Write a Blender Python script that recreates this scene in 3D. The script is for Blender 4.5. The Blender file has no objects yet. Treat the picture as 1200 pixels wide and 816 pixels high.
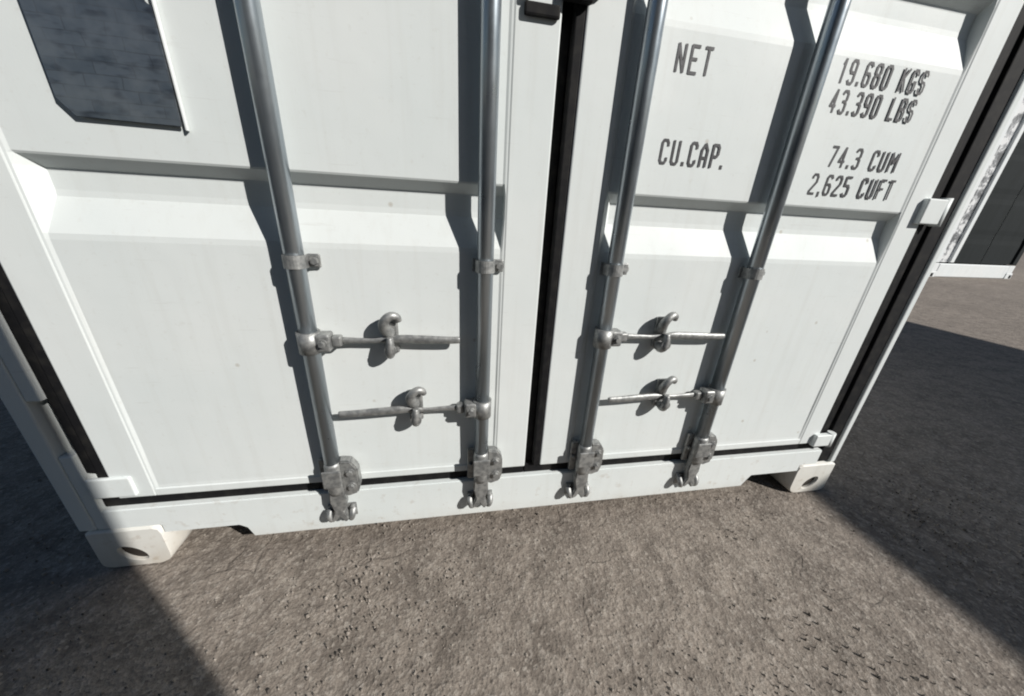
import bpy, bmesh, math, random
from mathutils import Vector, Matrix, noise
random.seed(7)
R = math.radians
S = bpy.context.scene

# ------------------------------------------------------------------ camera
cam_d = bpy.data.cameras.new('camera'); cam = bpy.data.objects.new('camera', cam_d)
S.collection.objects.link(cam); S.camera = cam
rot = Matrix(((0.9839703163171272, 0.016265796340681718, -0.17758896496172308),
              (-0.170438368691328, 0.37877944620221854, -0.9096575694252094),
              (0.052470745035796656, 0.9253440198132498, 0.37548004728779444)))
cam.matrix_world = Matrix.Translation((0.9697, -0.8363, 1.0012)) @ rot.to_4x4()
cam_d.sensor_width = 36; cam_d.lens = 395.88 / 1200 * 36
cam_d.clip_start = 0.02; cam_d.clip_end = 3000

# ------------------------------------------------------------------ light
SUN_AZ, SUN_EL = R(50), R(33)           # azimuth measured from -Y (the door normal) towards +X
sdir = Vector((math.sin(SUN_AZ) * math.cos(SUN_EL), -math.cos(SUN_AZ) * math.cos(SUN_EL), math.sin(SUN_EL)))
W = bpy.data.worlds.new('World'); S.world = W; W.use_nodes = True
sky = W.node_tree.nodes.new('ShaderNodeTexSky'); sky.sky_type = 'NISHITA'; sky.sun_disc = False
sky.dust_density = 0.3; sky.ozone_density = 2.0; sky.sun_elevation = SUN_EL; sky.sun_rotation = math.atan2(sdir.x, sdir.y)
bg = W.node_tree.nodes['Background']; bg.inputs[1].default_value = 0.05
W.node_tree.links.new(sky.outputs[0], bg.inputs[0])
sun_d = bpy.data.lights.new('sun', 'SUN'); sun_d.energy = 5.0; sun_d.angle = R(0.5); sun_d.color = (1, 0.965, 0.915)
sun = bpy.data.objects.new('sun', sun_d); S.collection.objects.link(sun)
sun.rotation_euler = sdir.to_track_quat('Z', 'Y').to_euler()
S.view_settings.view_transform = 'Standard'; S.view_settings.look = 'None'
S.view_settings.exposure = 0.14; S.view_settings.gamma = 1.0; S.view_settings.use_curve_mapping = False
S.render.engine = 'CYCLES'
S.cycles.max_bounces = 6; S.cycles.filter_width = 2.0

# ------------------------------------------------------------------ materials
def mat(name, base, rough=0.5, metal=0.0, spec=0.5):
    m = bpy.data.materials.new(name); m.use_nodes = True
    b = m.node_tree.nodes['Principled BSDF']
    b.inputs['Base Color'].default_value = (*base, 1); b.inputs['Roughness'].default_value = rough
    b.inputs['Metallic'].default_value = metal; b.inputs['Specular IOR Level'].default_value = spec
    return m, m.node_tree, b
def nd(t, kind, **kw):
    n = t.nodes.new(kind)
    for k, v in kw.items():
        if k in n.inputs: n.inputs[k].default_value = v
        else: setattr(n, k, v)
    return n
def coords(t, scale=(1, 1, 1)):
    g = t.nodes.new('ShaderNodeNewGeometry'); mp = t.nodes.new('ShaderNodeMapping'); mp.inputs['Scale'].default_value = scale
    t.links.new(g.outputs['Position'], mp.inputs[0]); return mp.outputs[0]
def ramp(t, fac, stops):
    r = t.nodes.new('ShaderNodeValToRGB'); e = r.color_ramp.elements
    while len(e) < len(stops): e.new(0.5)
    for el, (p, c) in zip(e, stops): el.position = p; el.color = (*c, 1) if len(c) == 3 else c
    t.links.new(fac, r.inputs[0]); return r.outputs[0]
def nz(t, vec, scale, detail=4, rough=0.55):
    n = nd(t, 'ShaderNodeTexNoise', Scale=scale, Detail=detail, Roughness=rough); t.links.new(vec, n.inputs['Vector']); return n.outputs['Fac']
def mix(t, fac, a, b, mode='MIX'):
    m = t.nodes.new('ShaderNodeMix'); m.data_type = 'RGBA'; m.blend_type = mode
    for s, v in ((0, fac), (6, a), (7, b)):
        if isinstance(v, (int, float)): m.inputs[s].default_value = v
        elif isinstance(v, tuple): m.inputs[s].default_value = (*v, 1)
        else: t.links.new(v, m.inputs[s])
    return m.outputs[2]
def bump(t, b, h, strength=0.3, dist=0.002, prev=None):
    n = nd(t, 'ShaderNodeBump', Strength=strength, Distance=dist); t.links.new(h, n.inputs['Height'])
    if prev is not None: t.links.new(prev, n.inputs['Normal'])
    t.links.new(n.outputs[0], b.inputs['Normal']); return n.outputs[0]

def white_paint(name, base=(0.69, 0.72, 0.712), dirt=0.5, rust=True):
    m, t, b = mat(name, base, 0.38, 0, 0.22)
    v = coords(t)
    big = nz(t, v, 2.3, 3); streak = nz(t, coords(t, (14, 14, 0.9)), 3, 4); fine = nz(t, v, 90, 3)
    c = mix(t, ramp(t, big, [(0.35, (0, 0, 0)), (0.7, (1, 1, 1))]), base, tuple(x * f for x, f in zip(base, (0.93, 0.95, 0.955))))
    c = mix(t, ramp(t, streak, [(0.52, (0, 0, 0)), (0.8, (dirt * .28,) * 3)]), c, (0.42, 0.40, 0.35))
    c = mix(t, ramp(t, fine, [(0.62, (0, 0, 0)), (0.76, (.16, .16, .16))]), c, (0.45, 0.43, 0.38))
    sc = nz(t, coords(t, (3, 3, 60)), 1.6, 5, .7)
    c = mix(t, ramp(t, sc, [(0.63, (0, 0, 0)), (0.70, (.22, .22, .22))]), c, (0.40, 0.39, 0.36))
    vch = nd(t, 'ShaderNodeTexVoronoi', Scale=9.0); t.links.new(v, vch.inputs['Vector'])
    c = mix(t, ramp(t, vch.outputs['Distance'], [(0.0, (.8, .8, .8)), (0.045, (.3, .3, .3)), (0.06, (0, 0, 0))]), c, (0.40, 0.36, 0.30))
    if rust:
        g = t.nodes.new('ShaderNodeNewGeometry'); sx = t.nodes.new('ShaderNodeSeparateXYZ'); t.links.new(g.outputs['Position'], sx.inputs[0])
        low = nd(t, 'ShaderNodeMapRange'); t.links.new(sx.outputs[2], low.inputs[0])
        low.inputs[1].default_value = 0.0; low.inputs[2].default_value = 0.34; low.inputs[3].default_value = 1.0; low.inputs[4].default_value = 0.0
        sp = nz(t, v, 26, 5, 0.65)
        th = ramp(t, sp, [(0.58, (0, 0, 0)), (0.70, (1, 1, 1))])
        f = t.nodes.new('ShaderNodeMath'); f.operation = 'MULTIPLY'; t.links.new(low.outputs[0], f.inputs[0]); t.links.new(th, f.inputs[1])
        f2 = t.nodes.new('ShaderNodeMath'); f2.operation = 'MULTIPLY'; f2.inputs[1].default_value = 0.55; t.links.new(f.outputs[0], f2.inputs[0])
        c = mix(t, f2.outputs[0], c, (0.33, 0.25, 0.17))
        dl = nd(t, 'ShaderNodeMapRange'); t.links.new(sx.outputs[2], dl.inputs[0]); dl.inputs[1].default_value = 0.0; dl.inputs[2].default_value = 0.11; dl.inputs[3].default_value = .6; dl.inputs[4].default_value = 0.0
        dm = t.nodes.new('ShaderNodeMath'); dm.operation = 'MULTIPLY'; t.links.new(dl.outputs[0], dm.inputs[0]); t.links.new(ramp(t, nz(t, v, 12, 4), [(0.3, (.2, .2, .2)), (0.65, (1, 1, 1))]), dm.inputs[1])
        c = mix(t, dm.outputs[0], c, (0.44, 0.39, 0.32))
    t.links.new(c, b.inputs['Base Color'])
    t.links.new(ramp(t, big, [(0.3, (.42,) * 3), (0.7, (.58,) * 3)]), b.inputs['Roughness'])
    p = bump(t, b, nz(t, v, 7, 2), 0.25, 0.006)
    bump(t, b, nz(t, v, 220, 2), 0.12, 0.0006, p)
    return m
M_white = white_paint('white container paint')
M_cast = white_paint('white paint on cast steel', (0.68, 0.67, 0.63), 1.0)
M_bgwhite = white_paint('weathered white paint', (0.72, 0.74, 0.74), 1.2, False)

M_galv, t, b = mat('galvanised steel', (0.33, 0.36, 0.385), 0.36, 0.85)
v = coords(t); c = mix(t, ramp(t, nz(t, coords(t, (60, 60, 5)), 1, 3), [(0.3, (0, 0, 0)), (0.7, (1, 1, 1))]), (0.33, 0.375, 0.41), (0.45, 0.49, 0.52))
t.links.new(c, b.inputs['Base Color']); t.links.new(ramp(t, nz(t, v, 22, 3), [(0.3, (.27,) * 3), (0.7, (.36,) * 3)]), b.inputs['Roughness'])
bump(t, b, nz(t, coords(t, (90, 90, 12)), 1, 3), 0.1, 0.0006)
M_forge, t, b = mat('galvanised forging', (0.32, 0.32, 0.30), 0.5, 0.6)
v = coords(t); c = mix(t, ramp(t, nz(t, v, 70, 5), [(0.38, (0, 0, 0)), (0.62, (1, 1, 1))]), (0.22, 0.225, 0.225), (0.38, 0.385, 0.375))
t.links.new(c, b.inputs['Base Color']); bump(t, b, nz(t, v, 120, 4), 0.5, 0.0015)
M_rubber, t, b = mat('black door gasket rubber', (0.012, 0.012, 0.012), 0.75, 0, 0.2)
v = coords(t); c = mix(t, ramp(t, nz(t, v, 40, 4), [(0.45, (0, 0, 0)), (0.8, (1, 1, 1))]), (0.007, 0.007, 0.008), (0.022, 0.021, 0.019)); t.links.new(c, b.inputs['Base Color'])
M_hole = mat('casting hole shade', (0.022, 0.016, 0.012), 0.9)[0]  # near-black colour stands in for the shade inside the hollow casting
M_ink, t, b = mat('black stencil lettering', (0.045, 0.045, 0.05), 0.6)
v = coords(t); c = mix(t, ramp(t, nz(t, v, 120, 2), [(0.45, (0, 0, 0)), (0.75, (1, 1, 1))]), (0.022, 0.022, 0.026), (0.07, 0.07, 0.078)); t.links.new(c, b.inputs['Base Color'])
M_plate, t, b = mat('etched data plate metal', (0.10, 0.115, 0.14), 0.33, 0.75)
v = coords(t)
br = nd(t, 'ShaderNodeTexBrick', Scale=1.0); br.offset = 0.37; br.squash = 1.0
mp2 = t.nodes.new('ShaderNodeMapping'); mp2.inputs['Rotation'].default_value = (R(90), 0, 0); mp2.inputs['Scale'].default_value = (1, 1, 1)
g = t.nodes.new('ShaderNodeNewGeometry'); t.links.new(g.outputs['Position'], mp2.inputs[0]); wn = nd(t, 'ShaderNodeTexNoise', Scale=14.0, Detail=2.0); t.links.new(g.outputs['Position'], wn.inputs['Vector'])
wv = t.nodes.new('ShaderNodeVectorMath'); wv.operation = 'MULTIPLY_ADD'; wv.inputs[1].default_value = (.02, .006, .006)
t.links.new(wn.outputs['Color'], wv.inputs[0]); t.links.new(mp2.outputs[0], wv.inputs[2]); t.links.new(wv.outputs[0], br.inputs['Vector'])
br.inputs['Brick Width'].default_value = 0.055; br.inputs['Row Height'].default_value = 0.019; br.inputs['Mortar Size'].default_value = 0.0011
br.inputs['Mortar Smooth'].default_value = 0.4
br.inputs['Color1'].default_value = (0.14, 0.165, 0.19, 1); br.inputs['Color2'].default_value = (0.19, 0.215, 0.24, 1); br.inputs['Mortar'].default_value = (0.135, 0.15, 0.165, 1)
rows = nz(t, coords(t, (22, 22, 62)), 1.0, 2, 0.6)
c = mix(t, ramp(t, rows, [(0.52, (0, 0, 0)), (0.68, (.6, .6, .6))]), br.outputs[0], (0.03, 0.032, 0.045))
c = mix(t, ramp(t, nz(t, v, 18, 3), [(0.4, (0, 0, 0)), (0.65, (.75, .75, .75))]), c, (0.27, 0.29, 0.305))
t.links.new(c, b.inputs['Base Color']); bump(t, b, rows, 0.4, 0.001)

def asphalt():
    m, t, b = mat('worn asphalt', (0.2, 0.18, 0.16), 0.88, 0, 0.25)
    v = coords(t)
    warp = nd(t, 'ShaderNodeTexNoise', Scale=5.0, Detail=3.0); t.links.new(v, warp.inputs['Vector'])
    add = t.nodes.new('ShaderNodeVectorMath'); add.operation = 'MULTIPLY_ADD'; t.links.new(warp.outputs['Color'], add.inputs[0]); add.inputs[1].default_value = (.16, .16, .16); t.links.new(v, add.inputs[2])
    big = nz(t, v, 0.9, 4); mid = nz(t, v, 9, 5, 0.6); grit = nz(t, v, 58, 4, 0.65); lump = nz(t, v, 24, 3, .6); fine = nz(t, v, 260, 2, 0.7)
    c = mix(t, ramp(t, big, [(0.3, (0, 0, 0)), (0.7, (1, 1, 1))]), (0.190, 0.163, 0.138), (0.270, 0.233, 0.198))
    c = mix(t, ramp(t, mid, [(0.36, (.75, .75, .75)), (0.58, (0, 0, 0))]), c, (0.115, 0.098, 0.083))
    c = mix(t, ramp(t, nz(t, v, 22, 4, .65), [(0.52, (0, 0, 0)), (0.68, (.55, .55, .55))]), c, (0.36, 0.32, 0.275))
    c = mix(t, ramp(t, grit, [(0.55, (0, 0, 0)), (0.70, (.7, .7, .7))]), c, (0.40, 0.36, 0.32))
    c = mix(t, ramp(t, grit, [(0.30, (.6, .6, .6)), (0.44, (0, 0, 0))]), c, (0.11, 0.094, 0.080))
    peb = nd(t, 'ShaderNodeTexVoronoi', Scale=130.0); t.links.new(v, peb.inputs['Vector'])
    sepc = t.nodes.new('ShaderNodeSeparateColor'); t.links.new(peb.outputs['Color'], sepc.inputs[0])
    c = mix(t, ramp(t, sepc.outputs[0], [(0.0, (.55, .55, .55)), (0.25, (0, 0, 0))]), c, (0.12, 0.10, 0.085))
    c = mix(t, ramp(t, sepc.outputs[1], [(0.8, (0, 0, 0)), (1.0, (.5, .5, .5))]), c, (0.42, 0.38, 0.33))
    c = mix(t, ramp(t, fine, [(0.35, (.6, .6, .6)), (0.5, (0, 0, 0))]), c, (0.12, 0.10, 0.085))
    vo = nd(t, 'ShaderNodeTexVoronoi', Scale=6.5, feature='DISTANCE_TO_EDGE'); t.links.new(add.outputs[0], vo.inputs['Vector'])
    msk = ramp(t, nz(t, v, 4.2, 2), [(0.55, (0, 0, 0)), (0.64, (1, 1, 1))])
    line = ramp(t, vo.outputs['Distance'], [(0.004, (1, 1, 1)), (0.03, (0, 0, 0))])
    f = t.nodes.new('ShaderNodeMath'); f.operation = 'MULTIPLY'; t.links.new(line, f.inputs[0]); t.links.new(msk, f.inputs[1])
    f2 = t.nodes.new('ShaderNodeMath'); f2.operation = 'MULTIPLY'; f2.inputs[1].default_value = .55; t.links.new(f.outputs[0], f2.inputs[0])
    c = mix(t, f2.outputs[0], c, (0.09, 0.077, 0.066))
    t.links.new(c, b.inputs['Base Color'])
    inv = t.nodes.new('ShaderNodeMath'); inv.operation = 'SUBTRACT'; inv.inputs[0].default_value = 1; t.links.new(f.outputs[0], inv.inputs[1])
    p = bump(t, b, inv.outputs[0], 0.35, 0.004)
    p = bump(t, b, peb.outputs['Distance'], 0.45, 0.003, p)
    p = bump(t, b, mid, 0.5, 0.02, p); p = bump(t, b, lump, 0.5, 0.010, p); p = bump(t, b, grit, 0.75, 0.006, p); bump(t, b, fine, 0.5, 0.0015, p)
    return m
M_asph = asphalt()
M_stone, t, b = mat('pebble', (0.3, 0.27, 0.24), 0.85)
M_navy = mat('dark navy paint', (0.025, 0.032, 0.05), 0.55)[0]
M_dgreen, t, b = mat('dark green door paint', (0.02, 0.026, 0.025), 0.8, 0, 0.15)
v = coords(t, (3, 3, .5)); c = mix(t, nz(t, v, 3, 4), (0.008, 0.011, 0.011), (0.018, 0.022, 0.024)); t.links.new(c, b.inputs['Base Color'])
M_grey = mat('grey steel paint', (0.22, 0.23, 0.24), 0.5, 0.2)[0]
M_roof = mat('grey roofing sheet', (0.16, 0.165, 0.17), 0.5, 0.3)[0]

# ------------------------------------------------------------------ mesh helpers
def box(bm, x0, x1, y0, y1, z0, z1, bev=0.0, seg=2, rotm=None):
    t2 = bmesh.new(); bmesh.ops.create_cube(t2, size=1)
    for q in t2.verts: q.co = Vector((x0 + (q.co.x + .5) * (x1 - x0), y0 + (q.co.y + .5) * (y1 - y0), z0 + (q.co.z + .5) * (z1 - z0)))
    if bev > 0: bmesh.ops.bevel(t2, geom=t2.edges[:], offset=min(bev, .45 * min(x1 - x0, y1 - y0, z1 - z0)), segments=seg, affect='EDGES', profile=0.5)
    if rotm is not None: bmesh.ops.transform(t2, matrix=rotm, verts=t2.verts)
    join(bm, t2)
def join(bm, t2):
    me = bpy.data.meshes.new('tmp'); t2.to_mesh(me); t2.free(); bm.from_mesh(me); bpy.data.meshes.remove(me)
def tube(bm, pts, rad, n=14, flat=1.0, flatdir=None, smooth=True):
    """pts list of vectors, rad number or list; flat = scale along flatdir"""
    pts = [Vector(p) for p in pts]; rings = []
    if not isinstance(rad, (list, tuple)): rad = [rad] * len(pts)
    if len(pts) > 4:                       # Catmull-Rom refinement of curved forgings
        P2, R2 = [], []
        for i in range(len(pts) - 1):
            p0, p1, p2, p3 = pts[max(i - 1, 0)], pts[i], pts[i + 1], pts[min(i + 2, len(pts) - 1)]
            for k in range(4):
                u = k / 4; u2, u3 = u * u, u * u * u
                P2.append(.5 * (2 * p1 + (p2 - p0) * u + (2 * p0 - 5 * p1 + 4 * p2 - p3) * u2 + (3 * p1 - p0 - 3 * p2 + p3) * u3))
                R2.append(rad[i] + (rad[i + 1] - rad[i]) * (3 * u2 - 2 * u3))
        pts = P2 + [pts[-1]]; rad = R2 + [rad[-1]]
    for i, p in enumerate(pts):
        d = (pts[min(i + 1, len(pts) - 1)] - pts[max(i - 1, 0)]).normalized()
        fd = Vector(flatdir) if flatdir else (Vector((0, 1, 0)) if abs(d.y) < .9 else Vector((1, 0, 0)))
        a = (fd - d * fd.dot(d)).normalized(); c2 = d.cross(a)
        rings.append([bm.verts.new(p + a * math.cos(2 * math.pi * k / n) * rad[i] * flat + c2 * math.sin(2 * math.pi * k / n) * rad[i]) for k in range(n)])
    for i in range(len(rings) - 1):
        for k in range(n):
            f = bm.faces.new((rings[i][k], rings[i][(k + 1) % n], rings[i + 1][(k + 1) % n], rings[i + 1][k])); f.smooth = smooth
    for ring_, inner in ((rings[0][::-1], 0), (rings[-1], 0)):
        bm.faces.new(ring_)
def prism(bm, outline, y0, y1, bev=0.0):
    """outline in (x,z), extruded along y"""
    t2 = bmesh.new(); vs = [t2.verts.new((x, y0, z)) for x, z in outline]; f = t2.faces.new(vs)
    r = bmesh.ops.extrude_face_region(t2, geom=[f]); bmesh.ops.translate(t2, verts=[e for e in r['geom'] if isinstance(e, bmesh.types.BMVert)], vec=(0, y1 - y0, 0))
    bmesh.ops.recalc_face_normals(t2, faces=t2.faces)
    if bev: bmesh.ops.bevel(t2, geom=t2.edges[:], offset=bev, segments=2, affect='EDGES')
    join(bm, t2)
def hexbolt(bm, x, y, z, r=.011, h=.009, axis='y'):
    t2 = bmesh.new(); bmesh.ops.create_cone(t2, cap_ends=True, segments=6, radius1=r, radius2=r * .9, depth=h)
    bmesh.ops.transform(t2, matrix=Matrix.Translation((x, y - h / 2, z)) @ Matrix.Rotation(R(90), 4, 'X'), verts=t2.verts); join(bm, t2)
    t2 = bmesh.new(); bmesh.ops.create_cone(t2, cap_ends=True, segments=16, radius1=r * 1.45, radius2=r * 1.4, depth=.0025)
    bmesh.ops.transform(t2, matrix=Matrix.Translation((x, y - .00125, z)) @ Matrix.Rotation(R(90), 4, 'X'), verts=t2.verts); join(bm, t2)
def obj(name, bm, m, parent=None):
    bmesh.ops.recalc_face_normals(bm, faces=bm.faces)
    me = bpy.data.meshes.new(name); bm.to_mesh(me); bm.free(); me.materials.append(m)
    o = bpy.data.objects.new(name, me); S.collection.objects.link(o)
    if parent:
        o.parent = parent
        if parent.type == 'EMPTY': pass
    return o
def thing(name, label, cat, loc=(0, 0, 0), rz=0, group=None):
    o = bpy.data.objects.new(name, None); o.empty_display_size = .3; S.collection.objects.link(o)
    o.location = loc; o.rotation_euler = (0, 0, rz); o['label'] = label; o['category'] = cat
    if group: o['group'] = group
    return o
def tag(o, label=None, cat=None, group=None, kind=None):
    for k, x in (('label', label), ('category', cat), ('group', group), ('kind', kind)):
        if x: o[k] = x
    return o
NB = bmesh.new

# ------------------------------------------------------------------ ground
bm = NB()
xs = [-300, -60, -12, -3] + [-1.4 + i * .05 for i in range(100)] + [5, 12, 60, 300]
ys = [-300, -60, -12, -3] + [-1.2 + i * .05 for i in range(34)] + [1.5, 6, 12, 60, 300]
grid = [[bm.verts.new((x, y, 0 if abs(x) > 4 or y < -1.3 or y > .6 else .006 * (noise.noise(Vector((x * 2.3, y * 2.3, 0)))) - .004)) for x in xs] for y in ys]
for j in range(len(ys) - 1):
    for i in range(len(xs) - 1):
        f = bm.faces.new((grid[j][i], grid[j][i + 1], grid[j + 1][i + 1], grid[j + 1][i])); f.smooth = True
tag(obj('ground', bm, M_asph), 'worn brown-grey asphalt yard', kind='structure')

# loose grit and pebbles lying on the asphalt
t = M_stone.node_tree; b = t.nodes['Principled BSDF']
c = ramp(t, nz(t, coords(t), 60, 1), [(0.35, (0.08, 0.068, 0.058)), (0.5, (0.20, 0.175, 0.15)), (0.70, (0.36, 0.32, 0.28))]); t.links.new(c, b.inputs['Base Color'])
bm = NB()
def pebble(x, y, r):
    t0 = [Vector((random.uniform(-.3, .3), random.uniform(-.3, .3), 0)) for _ in range(2)]
    a = random.uniform(0, 6.28); n = 6; s2 = random.uniform(.6, 1)
    lo = []; hi = []
    for k in range(n):
        q = a + k * 2 * math.pi / n; rr = r * random.uniform(.75, 1.15)
        dx, dy = math.cos(q) * rr, math.sin(q) * rr * s2
        lo.append(bm.verts.new((x + dx, y + dy, -.006))); hi.append(bm.verts.new((x + dx * .72, y + dy * .72, r * random.uniform(.28, .6) - .002)))
    top = bm.verts.new((x, y, r * .62 - .001))
    for k in range(n):
        bm.faces.new((lo[k], lo[(k + 1) % n], hi[(k + 1) % n], hi[k])); bm.faces.new((hi[k], hi[(k + 1) % n], top))
for i in range(9000):
    x = random.uniform(-.6, 3.6); y = random.uniform(-1.0, .45) if i % 3 else random.uniform(-.75, -.1)
    dens = noise.noise(Vector((x * 1.6, y * 1.6, 4)))
    if random.random() > .62 + dens: continue
    pebble(x, y, random.choice((.0018, .0022, .0026, .003, .0042)) * random.uniform(.8, 1.3))
tag(obj('loose_grit', bm, M_stone), 'pale grit scattered over the asphalt', 'grit', kind='stuff')

# ------------------------------------------------------------------ main container
main = thing('shipping_container', 'white shipping container whose closed doors with four locking bars fill the picture', 'shipping container')
XC = 1.221; XR = 2.47
H = 2.9; L = 12.19
# --- corner posts
def left_post():
    bm = NB()
    # flat front flange with a notch on its inner edge, then the return to the gasket
    box(bm, -.022, .018, 0, .14, .141, 2.75, .004)
    box(bm, .0195, .049, .001, .10, .141, .385, .003)
    box(bm, .0195, .049, .001, .10, .542, 2.75, .003)
    box(bm, .0195, .049, .045, .10, .386, .541)
    return bm
obj('corner_post', left_post(), M_white, main)
bm = NB()
box(bm, 2.447, XR, 0, .14, .141, 2.75, .004)
box(bm, 2.381, 2.4465, .048, .14, .141, 2.75)
obj('corner_post', bm, M_white, main)
# --- castings
def casting(cx, side, z0=0.0, mirror=1, zc=.048):
    """rounded block with an oval opening in its front face; cx = outer x, side=+1 left block"""
    bm = NB(); N = 48
    w = .174; h = .138
    hx, hz = .086, zc
    def outer(a):
        dx, dz = math.cos(a), math.sin(a)
        t_ = 1e9
        for lim, comp, c0 in ((w, dx, hx), (0, dx, hx), (h, dz, hz), (0, dz, hz)):
            if abs(comp) > 1e-9:
                s_ = (lim - c0) / comp
                if s_ > 0: t_ = min(t_, s_)
        x, z = hx + dx * t_, hz + dz * t_
        # rounded / chamfered corners
        cr = .03
        for qx, qz in ((0, 0), (w, 0), (w, h)):
            c_ = .022 if qx == 0 else (.034 if qz == 0 else .018)
            ex, ez = abs(x - qx), abs(z - qz)
            if ex < c_ and ez < c_:
                px = qx + (c_ if qx == 0 else -c_); pz = qz + (c_ if qz == 0 else -c_)
                d = Vector((x - px, z - pz)); d = d.normalized() * c_; x, z = px + d.x, pz + d.y
        return x, z
    rings = []
    def ring(pts, y): rings.append([bm.verts.new((cx + side * x, y, z0 + z)) for x, z in pts])
    A = [2 * math.pi * k / N for k in range(N)]
    o = [outer(a) for a in A]
    oi = [(hx + (x - hx) * .975, hz + (z - hz) * .955) for x, z in o]
    ca, sa = math.cos(R(-38)), math.sin(R(-38))
    def oval(s):
        r_ = []
        for a in A:
            ex, ez = 0.036 * s * math.cos(a - R(-38)), .021 * s * math.sin(a - R(-38))
            r_.append((hx + ex * ca - ez * sa, hz + ex * sa + ez * ca))
        return r_
    ring(o, .15); ring(o, -.0015); ring(oi, -.005); ring(oval(1.08), -.005); ring(oval(1.0), -.002); ring(oval(1.0), .0055); ring(oval(1.45), .006); ring(oval(1.45), .12)
    for i in range(len(rings) - 1):
        for k in range(N):
            f = bm.faces.new((rings[i][k], rings[i][(k + 1) % N], rings[i + 1][(k + 1) % N], rings[i + 1][k])); f.smooth = i == 0
    bm.faces.new(rings[-1]); bm.faces.new(rings[0][::-1])
    for e in bm.edges:
        if e.calc_face_angle(0) > .6: e.smooth = False
    return bm
cL = obj('corner_casting', casting(-.010, 1), M_cast, main)
cR = tag(obj('corner_casting', casting(XR + .004, -1), M_cast, main), 'corner casting at the right foot, its inner side in shade')
for c_, hx_ in ((cL, .078), (cR, XR + .004 - .088)):
    bm = NB(); box(bm, hx_ - .042, hx_ + .042, .006, .018, .009, .088); obj('opening', bm, M_hole, c_)  # dark block behind each hole gives it its shade by colour
for cx, s in ((-.010, 1), (XR + .004, -1)): obj('corner_casting', casting(cx, s, 2.752), M_cast, main)
# --- sill with the two shallow cut-outs beside the castings
def sill():
    bm = NB(); z1, zb, zn = .207, .064, .112
    out = [(.0495, z1), (.0495, .1405), (.168, .1405), (.168, zn), (.355, zn), (.372, zn - .012), (.385, zb), (2.062, zb), (2.078, zn - .02), (2.092, zn), (2.302, zn), (2.302, .1405), (2.38, .1405), (2.38, z1)]
    prism(bm, out, -.002, .05, .003)
    return bm
obj('door_sill', sill(), M_white, main)
bm = NB(); box(bm, .205, 2.262, .06, .14, .125, .2)
obj('floor_beam', bm, M_navy, main)
bm = NB(); box(bm, .2, 2.26, -.002, .06, 2.752, 2.89, .004); obj('door_header', bm, M_white, main)
# side walls (corrugated), roof, floor, far end
def corr_wall(x, sgn):
    bm = NB(); n = int(L / .07); prev = None; pts = []
    y = .14
    while y < L - .1:
        for dy, d in ((0, 0), (.07, 0), (.138, .036), (.208, .036)): pts.append((x - sgn * d, y + dy))
        y += .276
    pts.append((x, y))
    va = [bm.verts.new((px, py, .16)) for px, py in pts]; vb = [bm.verts.new((px, py, 2.78)) for px, py in pts]
    for i in range(len(pts) - 1): bm.faces.new((va[i], va[i + 1], vb[i + 1], vb[i]))
    box(bm, min(x, x - sgn * .06), max(x, x - sgn * .06), .142, L, .03, .158); box(bm, min(x, x - sgn * .06), max(x, x - sgn * .06), .142, L, 2.782, 2.88)
    return bm
obj('side_wall', corr_wall(-.012, -1), M_white, main); obj('side_wall', corr_wall(XR - .006, 1), M_white, main)
bm = NB(); box(bm, .05, XR - .07, .142, L, 2.84, 2.87); obj('roof', bm, M_white, main)
bm = NB(); box(bm, .05, XR - .07, .145, L, .126, .16); obj('floor', bm, M_navy, main)
bm = NB(); box(bm, .05, XR - .07, L - .04, L, .165, 2.83); obj('end_wall', bm, M_white, main)

# --- doors
PITCH = .473
def leaf(x0, x1, p0, p1, gz0=.244, gz1=2.745):
    """frame stiles and rails round one sheet pressed into horizontal corrugations"""
    bm = NB(); pr = .004; rc = .030
    pz0, pz1 = .268, 2.70
    box(bm, x0, p0, 0, .055, gz0, gz1, .0035); box(bm, p1, x1, 0, .055, gz0, gz1, .0035)
    box(bm, p0 - .002, p1 + .002, .0006, .055, gz0, pz0, .003); box(bm, p0 - .002, p1 + .002, .0006, .055, pz1, gz1, .003)
    prof = [(pz0 - .001, .003), (pz0 + .010, pr), (.40, pr + .001)]
    k = 0
    while True:
        o = PITCH * k
        if 1.055 + o > pz1 - .1: break
        prof += [(.902 + o, pr), (.914 + o, pr + .001), (.982 + o, rc - .001), (.994 + o, rc), (1.026 + o, rc), (1.032 + o, rc - .001), (1.052 + o, pr + .002), (1.056 + o, pr)]
        k += 1
    prof += [(pz1 - .015, pr), (pz1 + .001, .003)]
    rows = []
    for z, d in prof:
        wl = .008 + .020 * (d - pr) / (rc - pr) if d > pr else .008; wr = .008 - .006 * (d - pr) / (rc - pr) if d > pr else .008; w = wl
        bow = -.0006
        cols = [(p0 - .001, .0015), (p0 + .004, .002), (p0 + w + .002, d)]
        m = 8
        for j in range(1, m): 
            u = j / m; cols.append((p0 + wl + (p1 - p0 - wl - wr) * u, d + bow * math.sin(math.pi * u) + .0003 * noise.noise(Vector((u * 5, z * 5, x0)))))
        cols += [(p1 - wr - .001, d), (p1 - .004 if d < .012 else p1 - .0015, .002), (p1 + .001, .0015)]
        rows.append([bm.verts.new((x, y, z)) for x, y in cols])
    for a, b_ in zip(rows, rows[1:]):
        for i in range(len(a) - 1): bm.faces.new((a[i], a[i + 1], b_[i + 1], b_[i]))
    return bm
XL0, XL1, XR0, XR1 = .101, 1.196, 1.246, 2.330
doorL = obj('door', leaf(XL0, XL1, .187, 1.100), M_white, main); tag(doorL, 'left door leaf carrying the dark metal plate')
doorR = obj('door', leaf(XR0, XR1, 1.338, 2.252), M_white, main); tag(doorR, 'right door leaf with the black weight lettering')

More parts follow.
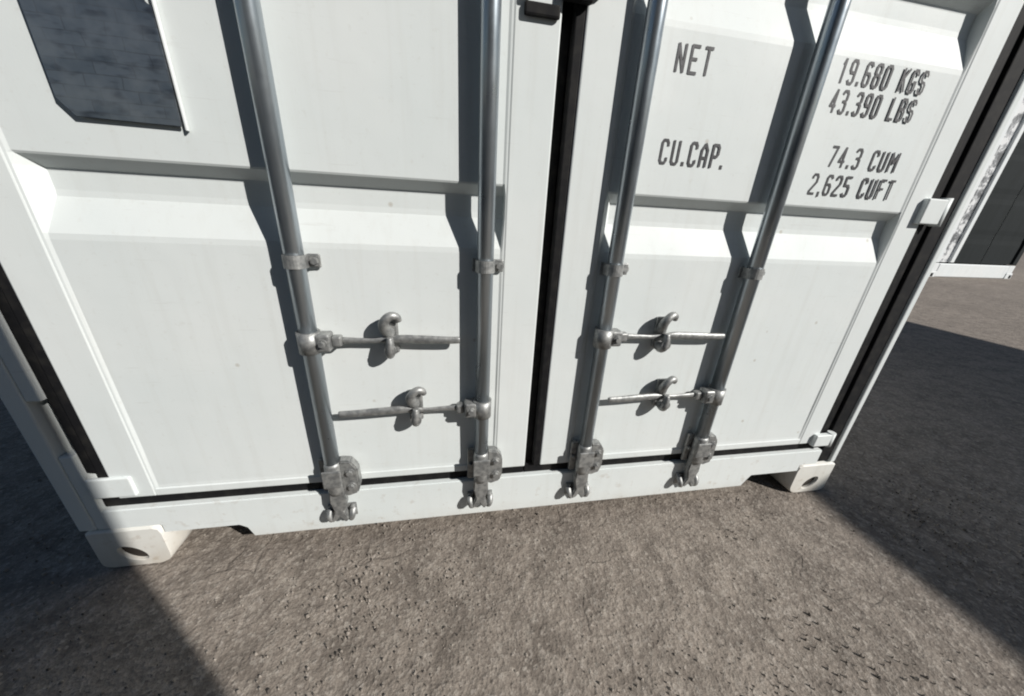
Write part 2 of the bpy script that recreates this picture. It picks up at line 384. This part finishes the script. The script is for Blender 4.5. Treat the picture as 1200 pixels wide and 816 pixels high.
# gaskets: side lips, centre lips, bottom lips
def gasket(*bx):
    bm = NB()
    for q in bx: box(bm, *q, .003)
    return bm
obj('gasket', gasket((.0505, .0745, .010, .05, .325, 2.74), (.076, .0995, .005, .045, .245, 2.74), (.0505, 1.1955, .012, .05, .2085, .2425)), M_rubber, doorL)
obj('gasket', gasket((1.1975, 1.2225, .022, .05, .2445, 2.74)), M_rubber, doorL)
obj('gasket', gasket((1.2235, 1.2445, .001, .05, .2445, 2.74)), M_rubber, doorR)
obj('gasket', gasket((2.3315, 2.356, .006, .045, .286, 2.74), (2.357, 2.392, .016, .047, .20, 2.74), (2.393, 2.4462, .0075, .047, .142, 2.74), (1.1975, 2.356, .012, .05, .2085, .2425)), M_rubber, doorR)  # outermost strip blackens the post channel in place of its shade

# hinges: welded white lugs bridging the gasket, with a pin
def hinge(x0, x1, z, h):
    bm = NB(); low = z < .5
    box(bm, x0, x1, -.007 if low and x0 < 1 else -.015, .004, z - h / 2, z + h / 2, .004, 3)
    if low and x0 < 1: return bm
    xo = x1 if x0 > 1 else x0
    tube(bm, [(xo, -.004, z - h / 2 - .004), (xo, -.004, z + h / 2 + .004)], .0135, 14)
    return bm
for z, h in ((.285, .062), (1.062, .068), (1.83, .068), (2.55, .068)):
    obj('hinge', hinge(.054, .150 if z < .5 else .128, z, h), M_white, doorL)
    obj('hinge', hinge(2.302, 2.378, z - (.022 if z < .5 else 0), h * (.8 if z < .5 else 1)), M_white, doorR)

# locking bars
BY = -.0215; BR = .0195
def rodset(door, x, hz, hdir, xend, xret):
    bm = NB(); tube(bm, [(x, BY, .235), (x, BY, 2.70)], BR, 28)
    bar = obj('locking_bar', bm, M_galv, door)
    # forged cam at the foot
    bm = NB()
    tube(bm, [(x, BY, .335), (x, BY, .325), (x, BY, .24), (x, BY, .225)], [.0195, .0225, .0225, .018], 20)
    prism(bm, [(x - .019, .24), (x + .021, .24), (x + .024, .19), (x + .014, .158), (x + .024, .128), (x + .012, .116), (x - .001, .138), (x - .018, .120), (x - .026, .130), (x - .014, .16), (x - .022, .195)], BY - .012, BY + .010, .003)
    obj('cam_head', bm, M_forge, door)
    # foot bracket bolted to the door
    bm = NB()
    prism(bm, [(x + .018, .222), (x + .030, .212), (x + .058, .222), (x + .066, .25), (x + .064, .31), (x + .048, .336), (x + .018, .340)], -.030, -.001, .004)
    box(bm, x - .040, x - .020, -.012, -.001, .225, .335, .003)
    box(bm, x - .024, x + .024, -.047, -.041, .262, .318, .0025)
    hexbolt(bm, x + .044, -.030, .30, .009); hexbolt(bm, x + .044, -.030, .25, .009); hexbolt(bm, x - .031, -.012, .28, .006)
    obj('bar_bracket', bm, M_forge, door)
    # upper bearing brackets
    for zb in (.876, 1.80, 2.45):
        bm = NB()
        box(bm, x - .030, x - .0195, -.005, -.001, zb - .016, zb + .016, .002); box(bm, x + .0195, x + .046, -.007, -.001, zb - .015, zb + .015, .003)
        pts = [(x + math.cos(a) * (BR + .0035), BY - math.sin(a) * (BR + .0035)) for a in [math.pi * k / 12 for k in range(13)]]
        ptsi = [(x + math.cos(a) * (BR + .0005), BY - math.sin(a) * (BR + .0005)) for a in [math.pi * k / 12 for k in range(13)]]
        pts = [(x + BR + .0035, -.004)] + pts + [(x - BR - .0035, -.004)]; ptsi = [(x + BR + .0005, -.004)] + ptsi + [(x - BR - .0005, -.004)]
        vz = []
        for zz in (zb - .014, zb + .014): vz.append(([bm.verts.new((px, py, zz)) for px, py in pts], [bm.verts.new((px, py, zz)) for px, py in ptsi]))
        for i in range(len(pts) - 1):
            (oa, ia), (ob, ib) = vz
            bm.faces.new((oa[i], oa[i + 1], ob[i + 1], ob[i])); bm.faces.new((ia[i + 1], ia[i], ib[i], ib[i + 1]))
            bm.faces.new((ia[i], ia[i + 1], oa[i + 1], oa[i])); bm.faces.new((ob[i], ob[i + 1], ib[i + 1], ib[i]))
        hexbolt(bm, x + .035, -.007, zb, .0085, .010)
        obj('bar_bracket', bm, M_forge, door)
    # handle: hub on the bar, pin and flattened lever running to xend
    bm = NB(); s = hdir; z = hz
    xh = x + s * .019
    box(bm, min(xh - s * .004, xh + s * .030), max(xh - s * .004, xh + s * .030), -.040, -.002, z - .022, z + .022, .006, 3)
    tube(bm, [(x, BY, z - .026), (x, BY, z + .026)], BR + .006, 24)
    box(bm, min(xh + s * .030, xh + s * .052), max(xh + s * .030, xh + s * .052), -.028, -.006, z - .013, z + .013, .004)
    hexbolt(bm, xh + s * .014, -.040, z, .008)
    Ln = (xend - (xh + s * .05))
    P = []; Rr = []
    for u, dz, dy, r in ((0, 0, 0, .0088), (.14, -.001, 0, .0068), (.26, -.002, -.002, .0062), (.38, .001, -.006, .0078), (.50, .003, -.008, .0108), (.70, .001, -.010, .0108), (.88, -.001, -.012, .0098), (.98, -.001, -.013, .0092), (1, -.001, -.013, .0075)):
        P.append((xh + s * .05 + Ln * u, -.016 + dy * .4, z + dz)); Rr.append(r)
    tube(bm, P, Rr, 14, .62, (0, 1, 0))
    obj('handle', bm, M_forge, door)
    # handle retainer: backing plate, lower cup, top hook that swings over the lever
    bm = NB(); xr = xret
    box(bm, xr - .019, xr + .019, -.007, .004, z - .040, z + .054, .005)
    pts = [(xr - .002 * s, -.004, z - .028), (xr - .002 * s, -.020, z - .033), (xr, -.032, z - .027), (xr + .002, -.035, z - .008), (xr + .002, -.033, z + .012)]
    tube(bm, pts, [.0145, .015, .014, .012, .009], 12, .85, (1, 0, 0))
    hp = [(xr - .002, -.008, z + .012), (xr - .008, -.018, z + .026), (xr - .011, -.027, z + .041), (xr - .005, -.031, z + .056), (xr + .008, -.029, z + .065), (xr + .020, -.024, z + .061), (xr + .025, -.020, z + .050)]
    tube(bm, hp, [.0145, .014, .0125, .011, .0105, .0095, .007], 12)
    hexbolt(bm, xr + .002, -.038, z - .020, .010, .006)
    hexbolt(bm, xr + .004, -.008, z + .036, .008, .006)
    obj('handle_retainer', bm, M_forge, door)
rodset(doorL, .641, .690, 1, .992, .822)
rodset(doorL, 1.053, .486, -1, .678, .872)
rodset(doorR, 1.382, .692, 1, 1.764, 1.566)
rodset(doorR, 1.797, .492, -1, 1.432, 1.615)
# keepers on the sill under each bar
for x in (.641, 1.053, 1.382, 1.797):
    bm = NB()
    box(bm, x - .040, x + .040, -.007, -.0025, .116, .164, .003)
    for sx in (-1, 1):
        tube(bm, [(x + sx * .030, -.004, .152), (x + sx * .032, -.014, .149), (x + sx * .032, -.024, .140), (x + sx * .029, -.027, .128), (x + sx * .024, -.022, .119)], [.010, .010, .009, .008, .006], 12)
    obj('cam_keeper', bm, M_forge, main)
# black lock guard pieces at the meeting stiles
bm = NB()
box(bm, 1.118, 1.190, -.010, -.0005, 1.352, 1.374, .004); box(bm, 1.116, 1.129, -.012, -.0005, 1.377, 1.46, .003); box(bm, 1.13, 1.19, -.012, -.0005, 1.446, 1.46, .003)
obj('lock_guard', bm, M_rubber, doorL)
bm = NB()
box(bm, 1.1925, 1.252, -.018, -.0005, 1.382, 1.50, .004); prism(bm, [(1.2525, 1.392), (1.275, 1.40), (1.275, 1.50), (1.2525, 1.50)], -.014, -.001, .003)
obj('lock_guard', bm, M_rubber, doorR)
# data plate on the left door
bm = NB(); prism(bm, [(.322, 1.116), (.484, 1.114), (.487, 1.285), (.478, 1.292), (.478, 1.52), (.302, 1.52), (.302, 1.142)], -.0045, -.0015, .0006)
plate = obj('data_plate', bm, M_plate, doorL)
bm = NB()
box(bm, .4885, .4920, -.0050, .002, 1.108, 1.52, .001)
obj('plate_frame', bm, M_bgwhite, doorL)

# lettering
G = {'N': [[(0, 0), (0, 1)], [(0, 1), (1, 0)], [(1, 0), (1, 1)]],
 'E': [[(1, 1), (0, 1), (0, 0), (1, 0)], [(0, .52), (.8, .52)]],
 'T': [[(0, 1), (1, 1)], [(.5, 1), (.5, 0)]],
 'C': [[(1, .78), (1, .88), (.78, 1), (.22, 1), (0, .88), (0, .12), (.22, 0), (.78, 0), (1, .12), (1, .22)]],
 'U': [[(0, 1), (0, .12), (.22, 0), (.78, 0), (1, .12), (1, 1)]],
 'A': [[(0, 0), (0, .72), (.5, 1), (1, .72), (1, 0)], [(0, .38), (1, .38)]],
 'P': [[(0, 0), (0, 1), (.78, 1), (1, .88), (1, .60), (.78, .48), (0, .48)]],
 '1': [[(.2, .8), (.5, 1), (.5, 0)]],
 '9': [[(0, .12), (.22, 0), (.78, 0), (1, .12), (1, .88), (.78, 1), (.22, 1), (0, .88), (0, .60), (.22, .48), (1, .48)]],
 '6': [[(1, .88), (.78, 1), (.22, 1), (0, .88), (0, .12), (.22, 0), (.78, 0), (1, .12), (1, .42), (.78, .54), (0, .54)]],
 '8': [[(.2, .53), (0, .65), (0, .88), (.22, 1), (.78, 1), (1, .88), (1, .65), (.8, .53), (.2, .53), (0, .41), (0, .12), (.22, 0), (.78, 0), (1, .12), (1, .41), (.8, .53)]],
 '0': [[(.22, 1), (.78, 1), (1, .88), (1, .12), (.78, 0), (.22, 0), (0, .12), (0, .88), (.22, 1)]],
 'K': [[(0, 0), (0, 1)], [(1, 1), (0, .42)], [(.3, .6), (1, 0)]],
 'G': [[(1, .80), (1, .88), (.78, 1), (.22, 1), (0, .88), (0, .12), (.22, 0), (.78, 0), (1, .12), (1, .46), (.55, .46)]],
 'S': [[(1, .82), (1, .88), (.78, 1), (.22, 1), (0, .88), (0, .64), (.22, .53), (.78, .49), (1, .38), (1, .12), (.78, 0), (.22, 0), (0, .12), (0, .2)]],
 '4': [[(.72, 0), (.72, 1), (0, .28), (1, .28)]],
 '3': [[(0, .88), (.22, 1), (.78, 1), (1, .88), (1, .64), (.8, .53), (.35, .53)], [(.8, .53), (1, .41), (1, .12), (.78, 0), (.22, 0), (0, .12)]],
 'L': [[(0, 1), (0, 0), (1, 0)]],
 'B': [[(0, 0), (0, 1), (.78, 1), (1, .88), (1, .64), (.8, .53), (0, .53)], [(.8, .53), (1, .41), (1, .12), (.78, 0), (0, 0)]],
 '7': [[(0, 1), (1, 1), (.35, 0)]],
 'M': [[(0, 0), (0, 1), (.5, .45), (1, 1), (1, 0)]],
 '2': [[(0, .82), (0, .88), (.22, 1), (.78, 1), (1, .88), (1, .62), (0, .12), (0, 0), (1, 0)]],
 '5': [[(1, 1), (0, 1), (0, .56), (.78, .56), (1, .44), (1, .12), (.78, 0), (.22, 0), (0, .12)]],
 'F': [[(1, 1), (0, 1), (0, 0)], [(0, .52), (.8, .52)]]}
def lettering(text, x0, x1, z0, z1, th=.0060, y=.0028):
    units = 0; gaps = []
    wid = {'.': .35, ',': .35, ' ': .75, '1': .8, 'M': 1.25}
    tot = sum(wid.get(ch, 1) for ch in text); sp = .42
    tot += sp * (len(text) - 1); u = (x1 - x0) / tot
    bm = NB(); x = x0; kk = 0
    for ch in text:
        w = wid.get(ch, 1) * u
        if ch in '.,':
            tail = .006 if ch == ',' else 0
            vs = [bm.verts.new(p) for p in ((x, y, z0 - tail), (x + w, y, z0 - tail / 2), (x + w, y, z0 + .009), (x, y, z0 + .009))]; bm.faces.new(vs)
        elif ch != ' ':
            for st in G[ch]:
                for (a, b_), (c_, d) in zip(st, st[1:]):
                    kk += 1; yy = y - .00003 * kk
                    ins = th / 2
                    P0 = Vector((x + ins + a * (w - th), z0 + ins + b_ * (z1 - z0 - th))); P1 = Vector((x + ins + c_ * (w - th), z0 + ins + d * (z1 - z0 - th)))
                    dd = (P1 - P0).normalized(); nn = Vector((-dd.y, dd.x)) * th / 2; e = dd * th * .30
                    bm.faces.new([bm.verts.new((p.x, yy, p.y)) for p in (P0 - e - nn, P1 + e - nn, P1 + e + nn, P0 - e + nn)])
        else:
            obj('lettering', bm, M_ink, doorR); bm = NB()
        x += w + sp * u
    return obj('lettering', bm, M_ink, doorR)
for a in (('NET', 1.458, 1.545, 1.300, 1.353), ('CU.CAP.', 1.462, 1.635, 1.123, 1.176), ('19.680 KGS', 1.884, 2.142, 1.323, 1.373),
          ('43.390 LBS', 1.884, 2.142, 1.264, 1.314), ('74.3 CUM', 1.938, 2.160, 1.150, 1.199), ('2,625 CUFT', 1.908, 2.182, 1.083, 1.134)):
    lettering(*a)

# ------------------------------------------------------------------ distant containers
def far_container(root, Lc=6.06):
    Hc = 5.2; Wc = 2.90
    for x0 in (0, Wc - .15):
        bm = NB(); box(bm, x0, x0 + .15, 0 if x0 == 0 else .02, .16, .361, Hc - .152, .01); obj('corner_post', bm, M_bgwhite if x0 == 0 else M_dgreen, root)
        for z in (0, Hc - .15):
            bm = NB(); box(bm, x0 - .01 if x0 == 0 else x0 - .07, x0 + .22 if x0 == 0 else x0 + .16, -.008, .17, z, z + .15, .012)
            c = obj('corner_casting', bm, M_bgwhite, root)
            bm = NB(); tube(bm, [(x0 + .05, -.0098, z + .06), (x0 + .13, -.0098, z + .06)], [.045, .045], 10, .03, (0, 1, 0)); obj('opening', bm, M_rubber, c)
    bm = NB(); box(bm, .222, Wc - .222, .004, .16, .005, .34, .02); box(bm, .02, .22, .012, .16, .151, .34, .01); box(bm, Wc - .22, Wc - .01, .012, .16, .151, .34, .01); obj('door_sill', bm, M_bgwhite, root)
    bm = NB(); box(bm, .152, Wc - .152, 0, .16, Hc - .148, Hc - .01, .008); obj('door_header', bm, M_bgwhite, root)
    dr = None
    for k in (0, 1):
        bm = NB(); xa, xb = ((.66, 1.64), (1.66, Wc - .17))[k]
        rows = [(.37 + i * (Hc - .54) / 40, .06 + (.008 if i % 8 in (5, 6) else 0)) for i in range(41)]
        va = [bm.verts.new((xa, d, z)) for z, d in rows]; vb = [bm.verts.new((xb, d, z)) for z, d in rows]
        for i in range(40): bm.faces.new((va[i], vb[i], vb[i + 1], va[i + 1]))
        dr = obj('door', bm, M_dgreen, root)
        if k == 0:
            bm = NB(); box(bm, .53, .655, .01, .12, .37, Hc - .16, .01); obj('door_edge', bm, M_bgwhite, dr)
            bm = NB(); box(bm, .155, .528, .06, .12, .37, Hc - .16, .005); obj('gasket', bm, M_hgrey, dr)
    for s in (0, 1):
        bm = NB(); xx = .01 if s == 0 else Wc - .07
        pts = []; y = .18
        while y < Lc - .05:
            for dy, d in ((0, 0), (.07, 0), (.138, 1), (.208, 1)): pts.append((xx + (.005 if s == 0 else .055) + (.036 if s == 0 else -.036) * d, y + dy))
            y += .276
        va = [bm.verts.new((px, py, .06)) for px, py in pts]; vb = [bm.verts.new((px, py, Hc - .05)) for px, py in pts]
        for i in range(len(pts) - 1): bm.faces.new((va[i], va[i + 1], vb[i + 1], vb[i]))
        obj('side_wall', bm, M_bgwhite, root)
    bm = NB(); box(bm, .08, Wc - .08, .17, Lc, Hc - .06, Hc - .03); obj('roof', bm, M_bgwhite, root)
    bm = NB(); box(bm, .08, Wc - .08, Lc - .05, Lc, .1, Hc - .065); obj('end_wall', bm, M_bgwhite, root)
M_hgrey, t, b = mat('weathered grey hinge strip', (0.2, 0.2, 0.2), 0.7)
c = ramp(t, nz(t, coords(t), 4.5, 4, .7), [(0.42, (0.10, 0.105, 0.11)), (0.50, (0.30, 0.31, 0.32)), (0.56, (0.65, 0.66, 0.66))]); t.links.new(c, b.inputs['Base Color'])
far_container(thing('storage_unit', 'distant tall storage unit with dark doors, a patchy white left edge and a pale base', 'storage unit', (12.98, 5.9, 0)))

# ------------------------------------------------------------------ containers and canopy added out of view to cast the two ground shadows
E_X = .085                                       # where the left shadow edge meets the door end
tt = 3.0
cxn = E_X + math.sin(SUN_AZ) * tt; cyn = -.013 - math.cos(SUN_AZ) * tt
for zz, lab in ((0, 'dark navy container added out of view to cast the left ground shadow'), (2.92, 'upper dark navy container, added out of view to lengthen the left shadow')):
    nb = thing('shipping_container', lab, 'shipping container', (cxn - 2.63, cyn - 6.12, zz), group='added shadow-casting containers')  # added unseen stack; its near corner sets the left shadow edge
    bm = NB(); box(bm, .03, 2.60, .03, 6.09, .14, 2.86); obj('body', bm, M_navy, nb)
    for x0 in (0, 2.47):
        for y0 in (0, 5.96):
            bm = NB(); box(bm, x0, x0 + .16, y0, y0 + .16, .141, 2.77); obj('corner_post', bm, M_navy, nb)
            for z in (0, 2.772):
                bm = NB(); box(bm, x0 - .004, x0 + .164, y0 - .004, y0 + .164, z, z + .14, .01); obj('corner_casting', bm, M_navy, nb)
shift = 4.0 / math.tan(SUN_EL)
sx, sy = shift * math.sin(SUN_AZ), shift * math.cos(SUN_AZ)
cp = thing('shadow_canopy', 'grey steel canopy on posts, added out of view to cast the right ground shadow', 'canopy', (2.425 + sx, -9.0, 0))  # added unseen canopy, sized and placed to throw the right ground shadow
bm = NB(); box(bm, 0, 4.08, 0, 3.6 - sy + 9.0, 4.0, 4.02); 
for k in range(18): box(bm, .02 + k * .23, .05 + k * .23, .01, 3.6 - sy + 8.9, 4.021, 4.045)
obj('roof', bm, M_roof, cp)
for x0 in (.3, 3.7):
    for y0 in (.3, 3.2, 6.2):
        bm = NB(); box(bm, x0, x0 + .12, y0, y0 + .12, 0, 3.998, .005); box(bm, x0 - .08, x0 + .2, y0 - .08, y0 + .2, -.01, .02); obj('post', bm, M_grey, cp)
